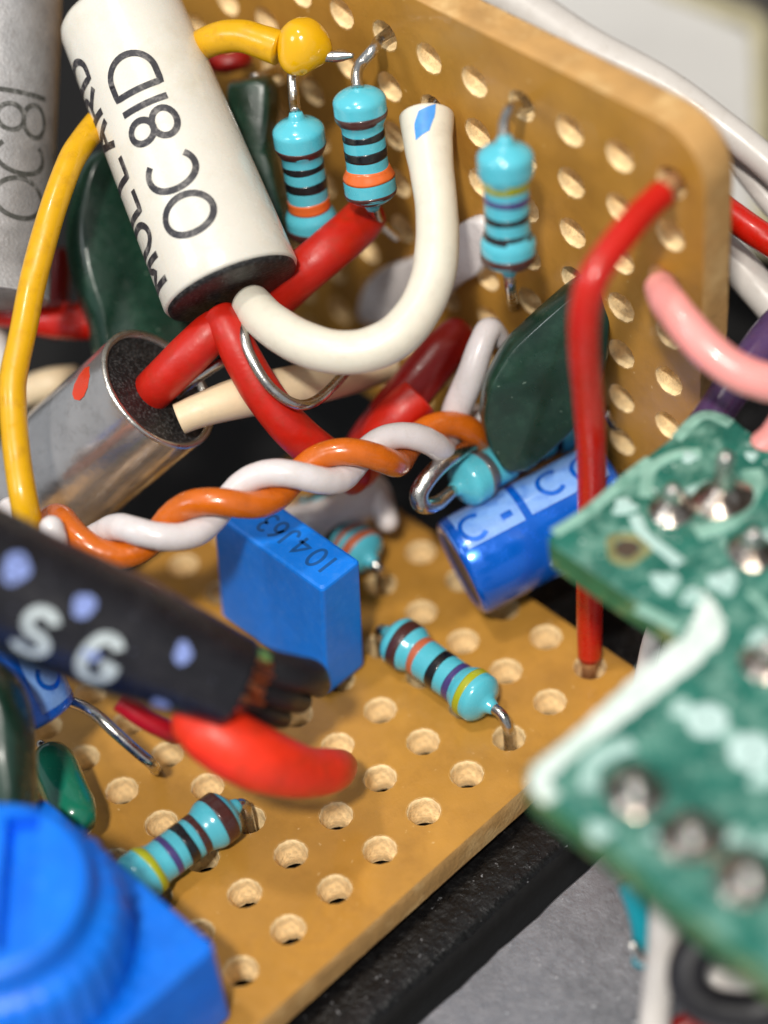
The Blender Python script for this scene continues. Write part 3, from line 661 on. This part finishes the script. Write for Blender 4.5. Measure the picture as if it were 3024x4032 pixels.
# ================================================================ blue box capacitor
def box_cap():
    bx = [(9.10, 7.20), (11.38, 7.20), (11.38, 14.0), (9.10, 14.0)]; zt = 6.62
    tp = [(9.60, 7.12), (11.80, 7.12), (11.80, 13.9), (9.60, 13.9)]
    root = thing('box_capacitor', 'bright blue box capacitor marked 104J63 standing on the board', 'capacitor', V((10.2, 9.8, 0)))
    bev = .16; L = []
    def lay(c4, z, ins, r):
        out = []
        x0, y0 = c4[0]; x1, y1 = c4[2]
        x0 += ins; y0 += ins; x1 -= ins; y1 -= ins
        for cx, cy, a0 in ((x1 - r, y1 - r, 0), (x0 + r, y1 - r, 90), (x0 + r, y0 + r, 180), (x1 - r, y0 + r, 270)):
            for k in range(5):
                t = math.radians(a0 + 22.5 * k); out.append(V((cx + r * math.cos(t), cy + r * math.sin(t), z)))
        return out
    L = [lay(bx, .25, .05, .2), lay(bx, .4, 0, .2), lay(tp, zt - bev, 0, .2), lay(tp, zt - bev * .4, bev * .25, .2), lay(tp, zt, bev, .15)]
    n = 20; vs = [p for r in L for p in r]; fs = [tuple(range(n))[::-1]]
    for i in range(4):
        for k in range(n): fs.append((i * n + k, i * n + (k + 1) % n, (i + 1) * n + (k + 1) % n, (i + 1) * n + k))
    fs.append(tuple(4 * n + k for k in range(n)))
    mesh_obj('case', vs, fs, 'box_blue', root, False)
    pl_ = lambda x, y: V((10.72 - y, 7.75 + x, zt + .008))
    for ch, x, wd in (('1', .05, .3), ('0', .55, .62), ('4', 1.42, .66), ('J', 2.25, .6), ('6', 2.95, .5), ('3', 3.6, .5)):
        letter(ch, pl_, x, wd, 1.0, .15, 'box_ink', root, -.5)
    for y in (8.1, 13.2): tube('lead', [V((10.2, y, .3)), V((10.2, y, -1.5))], .25, 'tinned', root, 10)
box_cap()

# ================================================================ blue electrolytics
def electrolytic(label, e, ax, R, L, stripes, marks, group='blue electrolytic capacitors', leads=()):
    e = V(e); a, n, b = frame(ax)
    root = thing('electrolytic_capacitor', label, 'capacitor', e, group)
    lathe('sleeve', e, ax, [(R - .55, .05), (R - .45, -.02), (R - .22, 0), (R - .06, .1), (R, .28), (R, .9), (R - .05, L - .9), (R - .18, L - .6), (R - .05, L - .3), (R - .1, L), (.01, L)], 'elcap_blue', root, 64)
    lathe('end_disc', e, ax, [(.01, .09), (R * .5, .08), (R - .5, .075)], 'elcap_end', root, 40)
    def place(s, th, off=.012):
        r = R + off
        if s < .28: r = R - .06 + off - (.28 - s) * .25
        return e + a * s + (n * math.cos(th) + b * math.sin(th)) * r
    for (t0, t1, s0, s1) in stripes:
        patch('stripe', lambda u, v: place(s0 + (s1 - s0) * u, t0 + (t1 - t0) * v), 14, 10, 'elcap_stripe', root)
    for (kind, t, s) in marks:
        if kind == '-':
            patch('minus_mark', lambda u, v: place(s + .5 * u, t - .07 + .14 * v, .022), 4, 3, 'elcap_blue', root)
        elif kind == 'o':
            letter('C', lambda x, y: place(s + x, t + y / R, .022), 0, 1.15, 1.25, .22, 'elcap_blue', root, -.35, 'print_mark')
        else:
            letter(kind, lambda x, y: place(s + x, t + y / R, .022), 0, .9, 1.3, .22, 'elcap_stripe', root, 0, 'letter')
    for l in leads: tube('lead', l, .25, 'tinned', root, 10)
    return root
el_ax = V((.92, -.355, .17)).normalized()
a, n, b = frame(el_ax); sg = 1 if b.dot(dn) < 0 else -1      # + = upper side
e0 = lo(1810, 2240, 2.75)
electrolytic('short blue cylinder capacitor with pale stripe near the board edge, beside the long red wire', e0, el_ax, 2.28, 7.6, [(sg * .25, sg * 1.30, .05, 3.2), (sg * .28, sg * 1.30, 3.55, 7.3)], [('o', sg * .75, .55), ('-', sg * .52, 2.35), ('o', sg * .85, 4.4), ('o', sg * .8, 6.0), ('3', sg * -.72, 3.3), ('1', sg * -.5, 4.3)],
             leads=([e0 + el_ax * 7.5 + V((0, .6, 0)), up(2480, 1880, -.4)],))
e1 = pt(112, 2838, 92.6); ax1 = (rt * -.37 + dn * -.90 - fw * .22).normalized()
a, n, b = frame(ax1); sg = 1 if b.dot(rt) > 0 else -1
electrolytic('blue cylinder capacitor with pale stripe under the black printed sleeve, beside the left green capacitor', e1, ax1, 2.1, 7.5, [(sg * .42, sg * 1.5, .1, 6.0)], [('o', sg * .8, 1.2)],
             leads=([pt(215, 2750, 93.4), pt(310, 2775, 92.4), pt(380, 2815, 91.8), pt(450, 2880, 91.6), pt(540, 2960, 91.8), pt(600, 3010, 92.6), lo(618, 3040, -1)],))

# ================================================================ blue trimmer
def trimmer():
    zt = 5.0; c = lo(852, 3722, zt)
    root = thing('trimmer', 'blue square trimmer with a slotted round knob', 'trimmer', V((c.x - 4.9, c.y + 4.9, 0)))
    S = 10.2
    top = [V((c.x, c.y, zt)), V((c.x, c.y + S, zt)), V((c.x - S, c.y + S, zt)), V((c.x - S, c.y, zt))]
    def rc(P, r, k=6):
        out = []
        for i in range(4):
            a, b, d = P[i - 1], P[i], P[(i + 1) % 4]; p, q = b + (a - b).normalized() * r, b + (d - b).normalized() * r; ce = p + q - b
            out += [ce + (p - ce) * math.cos(math.pi / 2 * j / k) + (q - ce) * math.sin(math.pi / 2 * j / k) for j in range(k + 1)]
        return out
    prism('body', rc(top, .35), V((0, 0, -zt + .1)), 'trimmer_blue', root, .22)
    kc = lo(-62, 3488, 9.6); kc.z = zt; H = 4.6; R = 3.75
    # ridged skirt
    vs, fs = [], []; seg = 144; prof = [(R + .85, .02), (R + .85, .35), (R + .80, 2.6), (R + .66, 2.95), (R + .36, 3.15), (R + .05, 3.3), (R - .02, 3.5)]
    for i, (r, h) in enumerate(prof):
        for k in range(seg):
            t = 2 * math.pi * k / seg; rr = r + (.085 * (1 if (k // 2) % 2 else -1) if 0 < i < 4 else 0)
            vs.append(kc + V((rr * math.cos(t), rr * math.sin(t), h)))
    for i in range(len(prof) - 1):
        for k in range(seg): fs.append((i * seg + k, i * seg + (k + 1) % seg, (i + 1) * seg + (k + 1) % seg, (i + 1) * seg + k))
    mesh_obj('skirt', vs, fs, 'trimmer_blue', root)
    # knob with a recessed slot: top disc triangulated around the slot
    u = (V(lo(120, 3200, 9.6)) - V(lo(70, 3760, 9.6))); u.z = 0; u.normalize(); v = V((-u.y, u.x, 0)); hw, hl = .62, 2.9
    ring = [V((math.cos(2 * math.pi * k / 64), math.sin(2 * math.pi * k / 64), 0)) for k in range(64)]
    vs, fs = [], []
    for r, h in ((R, 3.3), (R, H - .3), (R - .09, H - .1), (R - .3, H)):
        vs += [kc + d * r + V((0, 0, h)) for d in ring]
    for i in range(3):
        for k in range(64): fs.append((i * 64 + k, i * 64 + (k + 1) % 64, (i + 1) * 64 + (k + 1) % 64, (i + 1) * 64 + k))
    off = lo(110, 3480, 9.6) - lo(-20, 3500, 9.6); off.z = 0
    sl = [off + u * x * hl + v * y * hw for x, y in ((1, 1), (-1, 1), (-1, -1), (1, -1))]
    v2 = [V((d.x * (R - .3), d.y * (R - .3))) for d in ring] + [V((p.x, p.y)) for p in sl]
    r2 = delaunay_2d_cdt(v2, [(k, (k + 1) % 64) for k in range(64)] + [(64 + k, 64 + (k + 1) % 4) for k in range(4)], [], 1, 1e-5)
    s = len(vs); vs += [kc + V((p.x, p.y, H + .0)) for p in r2[0]]
    for f in r2[2]:
        cc = sum((r2[0][i] for i in f), V((0, 0))) / len(f); d = V((cc.x, cc.y, 0)) - off
        if abs(d.dot(u)) < hl and abs(d.dot(v)) < hw: continue
        fs.append(tuple(s + i for i in f))
    t0 = len(vs); vs += [kc + p + V((0, 0, H)) for p in sl] + [kc + p + V((0, 0, H - 1.0)) for p in sl]
    for k in range(4): fs.append((t0 + k, t0 + (k + 1) % 4, t0 + 4 + (k + 1) % 4, t0 + 4 + k))
    fs.append((t0 + 4, t0 + 5, t0 + 6, t0 + 7))
    mesh_obj('knob', vs, fs, 'trimmer_blue', root, False)
trimmer()

# ================================================================ black printed sleeve with its wires
def black_sleeve():
    root = thing('cable', 'black printed sleeve crossing the left side with red and black cores spilling out', 'cable', pt(300, 2480, 85))
    P = [pt(-250, 2175, 82.6), pt(0, 2290, 83.2), pt(250, 2402, 83.8), pt(500, 2505, 84.4), pt(740, 2605, 85.0), pt(925, 2690, 85.6)]
    _, pa = tube('sleeve', P, [2.50, 2.44, 2.36, 2.22, 2.0, 1.82], 'sleeve_black', root, 48)
    sg = 1 if pa.f[20][2].dot(dn) < 0 else -1
    Lr = sum((q - p).length for p, q in zip(pa.p, pa.p[1:]))
    def place(x, y): return pa.at(x / Lr, sg * y / 2.25, .015)
    letter('S', place, 3.55, 1.0, 1.75, .36, 'print_pale', root, -2.05)
    letter('G', place, 5.85, 1.15, 1.9, .42, 'print_pale', root, -2.2)
    def spot(px, py, rx, ry, m='print_bluish'):
        # nearest tube parameter to the sight line
        best = min(((s / 200, t / 60 * 1.5) for s in range(201) for t in range(-60, 61)), key=lambda q: (lambda v: (v.dot(rt) / v.dot(fw) * FPX + 1512 - px) ** 2 + (v.dot(dn) / v.dot(fw) * FPX + 2016 - py) ** 2)(pa.at(q[0], q[1]) - CAM))
        vs = [pa.at(best[0], best[1], .018)] + [pa.at(best[0] + rx * .9 * (1 + .16 * math.sin(3 * k * math.pi / 8 + px)) * math.cos(k * math.pi / 8) / Lr, best[1] + ry * .8 * (1 + .14 * math.sin(2 * k * math.pi / 8 + py)) * math.sin(k * math.pi / 8) / 2.25, .014) for k in range(16)]
        mesh_obj('print_mark', vs, [(0, 1 + k, 1 + (k + 1) % 16) for k in range(16)], m, root)
    for s_ in ((65, 2235, .52, .66), (330, 2390, .42, .6), (718, 2570, .34, .6), (630, 2772, .40, .52), (355, 2580, .34, .3)): spot(*s_)
    tube('red_core', [pt(790, 2850, 86.2), pt(860, 2900, 86.0), pt(960, 2960, 86.2), pt(1080, 3010, 87.0), pt(1200, 3040, 88.2), pt(1300, 3035, 89.6), pt(1340, 3020, 91.5)], [1.12, 1.28, 1.30, 1.20, 1.02, .88, .7], 'tip_red', root, 28, (2, 2))
    tube('black_core', [pt(900, 2570, 86.4), pt(1030, 2622, 86.6), pt(1150, 2650, 87.4), pt(1225, 2665, 88.6), pt(1255, 2700, 90)], [.70, .74, .72, .66, .5], 'wire_black', root, 18, (1, 2))
    tube('black_core', [pt(890, 2640, 86.0), pt(1000, 2700, 86.6), pt(1100, 2740, 87.8), pt(1180, 2760, 89.6)], [.62, .64, .6, .5], 'wire_black', root, 18, (1, 2))
    tube('black_core', [pt(880, 2690, 86.2), pt(960, 2760, 86.6), pt(1040, 2810, 87.6), pt(1110, 2830, 89)], [.5, .5, .46, .4], 'wire_black', root, 18, (1, 2))
    for (x0, y0, x1, y1, d, rr) in ((870, 2640, 990, 2690, 84.4, .17), (880, 2665, 1030, 2720, 84.8, .15), (900, 2700, 965, 2780, 84.6, .18), (880, 2720, 940, 2800, 84.6, .13), (960, 2590, 1060, 2620, 85.2, .17), (850, 2740, 900, 2815, 84.4, .12)):
        tube('copper_strand', [pt(x0, y0, d), pt((x0 + x1) / 2 + 8, (y0 + y1) / 2 - 8, d - .1), pt(x1, y1, d + .5)], rr, 'copper', root, 8, (1, 2))
    for q_ in range(7):
        x0, y0 = 880 + random.uniform(0, 60), 2600 + q_ * 28; dx, dy = random.uniform(70, 150), random.uniform(10, 60)
        tube('copper_strand' if q_ % 3 else 'shield_strand', [pt(x0, y0, 84.6), pt(x0 + dx * .5, y0 + dy * .2 + random.uniform(-14, 14), 84.6), pt(x0 + dx, y0 + dy, 85.6)], random.uniform(.08, .14), 'copper' if q_ % 3 else 'wire_black', root, 8, (1, 2))
    tube('green_strand', [pt(950, 2555, 85), pt(1000, 2568, 85), pt(1045, 2592, 85.4)], .24, 'strand_green', root, 8, (1, 2))
mat('strand_green', (110, 150, 84), .4)
black_sleeve()
wire('crimson_wire', 'crimson wire peeping out under the black printed sleeve', [pt(470, 2760, 89.4), pt(570, 2830, 89.6), pt(650, 2870, 90), pt(690, 2890, 91)], .42, 'crimson', caps=(1, 2))

# ================================================================ glue and nylon
gl = smooth_loop([up(*p, .35) for p in ((1430, 1160), (1500, 1060), (1650, 1000), (1780, 900), (1880, 850), (1925, 900), (1915, 1050), (1830, 1110), (1720, 1200), (1600, 1260), (1440, 1260))], 4)
tag(inflate('glue_patch', gl, (-1, 0, 0), .7, 'glue', None, 4, .35, 1.2), 'cloudy glue patch on the upright board behind the white sleeve', 'glue')
def nylon():
    root = thing('nylon_clip', 'glossy white plastic clip lying at the board edge under the twisted pair', 'clip', lo(1350, 2050))
    tube('arm', [pt(1150, 2060, 102.5), pt(1260, 2050, 101.8), pt(1370, 2010, 101.8), pt(1450, 1960, 102.2), pt(1500, 1940, 102.6)], [.85, .95, .95, .9, .85], 'nylon_white', root, 24, (2, 1))
    tube('foot', [pt(1470, 1930, 102.4), pt(1500, 1985, 101.8), pt(1525, 2050, 101.4)], [.62, .60, .52], 'nylon_white', root, 20, (2, 2))
nylon()

# ================================================================ green circuit board, near
PZ = 13.0
def pcb():
    o = lo(2500, 2900, PZ)
    root = thing('circuit_board', 'green circuit board with soldered joints hanging over the right side', 'circuit board', o)
    px = [(2160, 2115), (2296, 2022), (2543, 1806), (2648, 1725), (2740, 1628), (2796, 1615), (2864, 1636), (2926, 1688), (3024, 1753), (3400, 1990), (3400, 4120), (3024, 3837), (2583, 3500), (2362, 3306), (2226, 3210), (2110, 3125), (2078, 3085), (2076, 3040), (2100, 3008), (2291, 2856), (2447, 2708), (2640, 2545), (2668, 2505), (2655, 2470), (2556, 2405), (2309, 2240), (2170, 2145)]
    top = [lo(x, y, PZ) for x, y in px]; n = len(top); T = 1.25
    tri = delaunay_2d_cdt([V((p.x, p.y)) for p in top], [(i, (i + 1) % n) for i in range(n)], [], 1, 1e-5)
    vs = [V((p.x, p.y, PZ)) for p in tri[0]]; k = len(vs); vs += [V((p.x, p.y, PZ - T)) for p in tri[0]]
    fs = [tuple(f) for f in tri[2]] + [tuple(k + i for i in f)[::-1] for f in tri[2]]
    mesh_obj('solder_mask', vs, fs, 'pcb_green', root, False)
    E = []; c = sum(top, V()) / n
    for h in (.003, -.1, -T * .5, -T - .003): E += [p + V((0, 0, h)) + ((p - c).normalized() * (.04 if h in (-.1, -T * .5) else .0)) for p in top]
    mesh_obj('board_edge', E, [(i * n + j, i * n + (j + 1) % n, (i + 1) * n + (j + 1) % n, (i + 1) * n + j) for i in range(3) for j in range(n)], 'pcb_edge', root)
    Q = lambda x, y, h=0: lo(x, y, PZ + h)
    Z = (0, 0, 1)
    def line(nm, pts, wd, m, lift=.03): ribbon(nm, spline([Q(x, y) for x, y in pts], 6), wd, lift, m, root, Z)
    st = spline([Q(x, y) for x, y in ((2760, 2330), (2790, 2430), (2760, 2520), (2640, 2620), (2450, 2780), (2280, 2920), (2160, 3020), (2125, 3080), (2180, 3150))], 6)
    ribbon('silkscreen_band', st, [(.3 + .95 * min(1, i / 7) - .55 * max(0, min(1, (i - 18) / 14))) * random.uniform(.82, 1.14) for i in range(len(st))], .03, 'silkscreen', root, Z)
    for p, wd, m in (([(2180, 2100), (2320, 2010), (2460, 1890), (2560, 1810)], .5, 'trace_pale'), ([(2660, 1730), (2740, 1650), (2800, 1635), (2880, 1670)], .5, 'trace_pale'),
                     ([(2540, 1960), (2560, 1850), (2660, 1790), (2760, 1780)], .5, 'trace_pale'), ([(2740, 2100), (2860, 2060), (2930, 1980), (2970, 1900), (2960, 1850)], .75, 'trace_pale'),
                     ([(2500, 2030), (2540, 2110), (2620, 2170), (2680, 2220)], .5, 'flux_pale'), ([(2510, 2390), (2590, 2430), (2680, 2480)], .5, 'trace_pale'),
                     ([(2320, 3110), (2330, 3010), (2400, 2960), (2490, 2930)], .6, 'flux_pale'), ([(2950, 2330), (3024, 2400), (3100, 2460)], .3, 'trace_pale'),
                     ([(2660, 1990), (2720, 1930), (2800, 1900)], .35, 'flux_pale')):
        line('copper_trace' if m == 'trace_pale' else 'flux_streak', p, wd, m)
    def disc(nm, x, y, r, m, h=.05, r0=0.0, lobed=0.0):
        c = Q(x, y); prof = [(max(r0, .01), .004 if r0 else h), (r * .45 if not r0 else r0 + .06, h), (r * .8, h * .9), (r, .003)]
        vs, fs = [], []; ph = random.random() * 6
        for rr, hh in prof:
            for k in range(28):
                t = k * math.pi / 14; q = rr * (1 + lobed * math.sin(3 * t + ph) + lobed * .6 * math.sin(5 * t)); vs.append(c + V((q * math.cos(t), q * math.sin(t), hh)))
        for i in range(3):
            for k in range(28): fs.append((i * 28 + k, i * 28 + (k + 1) % 28, (i + 1) * 28 + (k + 1) % 28, (i + 1) * 28 + k))
        return mesh_obj(nm, vs, fs, m, root)
    for x, y, r in ((2960, 2960, .78), (2785, 2835, .72)): disc('via_ring', x, y, r, 'ring_pale', .05, .14)
    for x, y, r in ((2870, 2895, .30), (2690, 2790, .42), (2730, 2350, .42), (2850, 2290, .55), (2360, 3270, .42), (2960, 1795, .25), (3010, 2120, .35), (2620, 2290, .5), (2460, 1995, .45), (2900, 3290, .34), (3020, 3310, .35), (3000, 2520, .5), (2570, 3290, .22), (2715, 1800, .3), (3010, 3060, .5)):
        disc('flux_spot', x, y, r, 'flux_pale', .05, 0, .18)
    disc('pad_ring', 2470, 2160, .84, 'pad_gold', .05, .48, .08); disc('pad_hole', 2470, 2160, .47, 'brown_dark', .01)
    def joint(x, y, r, hgt, pin=None):
        c = Q(x, y); vs, fs = [], []; prof = [(r, .003), (r * .78, hgt * .22), (r * .52, hgt * .55), (r * .34, hgt * .9), (r * .24, hgt), (.01, hgt + .02)]
        ph = random.random() * 6
        for rr, hh in prof:
            for k in range(28):
                t = k * math.pi / 14; q = rr * (1 + .07 * math.sin(2 * t + ph)); vs.append(c + V((q * math.cos(t), q * math.sin(t), hh)))
        for i in range(5):
            for k in range(28): fs.append((i * 28 + k, i * 28 + (k + 1) % 28, (i + 1) * 28 + (k + 1) % 28, (i + 1) * 28 + k))
        j = mesh_obj('solder_joint', vs, fs, 'solder_dark', root)
        if pin: tube('pin', [c + V((0, 0, hgt * .3)), c + V((pin[0] * .5, pin[1] * .5, max(hgt, pin[2] * .75))), c + V((pin[0], pin[1], pin[2]))], [.40, .38, .30], 'tinned', j, 14, (1, 2))
    joint(2850, 1960, 1.15, .8, (-.1, -.1, 2.2)); joint(2650, 2000, .95, .8, (-.15, -.1, 1.1)); joint(2960, 2170, .95, .7, (.1, 0, .8))
    joint(2500, 3110, 1.12, 1.0, (-.75, -.75, 1.0)); joint(2725, 3290, 1.12, 1.0, (-.8, -.7, 1.0)); joint(2935, 3450, 1.1, 1.0, (-.7, -.8, 1.0)); joint(3030, 2610, 1.0, .8, (0, 0, .9))
pcb()

# ================================================================ bits round the frame
wire('white_wire', 'thin white wire standing in the gap behind the green circuit board notch', [pt(2590, 2450, 94), pt(2560, 2550, 94.4), pt(2535, 2680, 95), pt(2520, 2800, 96)], .40, 'wire_palewhite')
tw = thing('wire', 'short teal wire with a bright bare tip below the green circuit board', 'wire', pt(2530, 3700, 86))
tube('insulation', [pt(2480, 3480, 85.6), pt(2515, 3580, 85.8), pt(2535, 3680, 86), pt(2535, 3790, 86.4)], .46, 'wire_teal', tw, 18)
tube('core', [pt(2490, 3720, 85.6), pt(2512, 3752, 85.6), pt(2530, 3775, 85.7)], .22, 'tinned', tw, 12, (2, 2))
wire('white_wire', 'white wire coming down beside the teal wire at the bottom right', [pt(2620, 3500, 82.4), pt(2620, 3620, 82.8), pt(2612, 3740, 83.2), pt(2590, 3880, 83.6), pt(2570, 4100, 84)], [.6, .62, .60, .56, .6], 'wire_palewhite')
wire('black_cable', 'black cable looped in a ring under the green circuit board', [pt(3200, 3760, 82), pt(3000, 3690, 81.6), pt(2830, 3680, 81.4), pt(2725, 3760, 81.4), pt(2710, 3880, 81.4), pt(2790, 3960, 81.4), pt(2930, 3985, 81.4), pt(3060, 3960, 81.4), pt(3200, 3900, 82)], .72, 'wire_black', 'cable')
wire('white_wire', 'white wire end seen through the black cable ring', [pt(2700, 3830, 87), pt(2800, 3855, 86.4), pt(2900, 3870, 86.6), pt(3040, 3880, 87)], [.4, .6, .55, .5], 'wire_palewhite')
wire('red_wire', 'dark red wire at the bottom edge beside the white wire', [pt(2640, 4080, 85), pt(2720, 4030, 85), pt(2820, 4020, 85.4), pt(2900, 4060, 86)], .5, 'sleeve_darkred_shade')
def panel():
    q = lambda x, y, d: pt(x, y, d)
    root = thing('plastic_panel', 'pale grey plastic panel with a rough cream edge behind the upright board', 'panel', q(2500, 200, 125))
    top = [q(1500, -400, 132), q(2150, -260, 130), q(2640, -40, 128), q(2990, 95, 126), q(3010, 600, 122), q(3020, 1000, 118), q(2300, 760, 120), q(1500, 200, 128)]
    c = sum(top, V()) / len(top); nv = (CAM - c).normalized(); n = len(top)
    vs = top + [p - nv * 3 for p in top]
    fs = [tuple(range(n))] + [(i, n + i, n + (i + 1) % n, (i + 1) % n) for i in range(n)]
    mesh_obj('sheet', vs, fs, 'panel_grey', root, False)
    tube('cream_edge', spline([q(2150, -260, 129.5), q(2640, -40, 127.5), q(2850, 40, 126.4), q(2985, 105, 125.4), q(3000, 250, 124.4), q(3005, 600, 121.5), q(3012, 1000, 117.5)], 14), .55, 'panel_edge', root, 10, (1, 1), 2, .2)
panel()
wire('white_wire', 'thin white wire running just below the thick white cable at the right edge', [pt(2800, 545, 98), pt(2905, 640, 97.5), pt(3024, 785, 97), pt(3150, 930, 97)], [.4, .5, .52, .52], 'wire_palewhite')
structure(box('dark_wall', 34, 35, -80, 3, -8, 12.5, 'brown_dark'))
for o in bpy.data.objects:
    if '_o' in o: del o['_o']
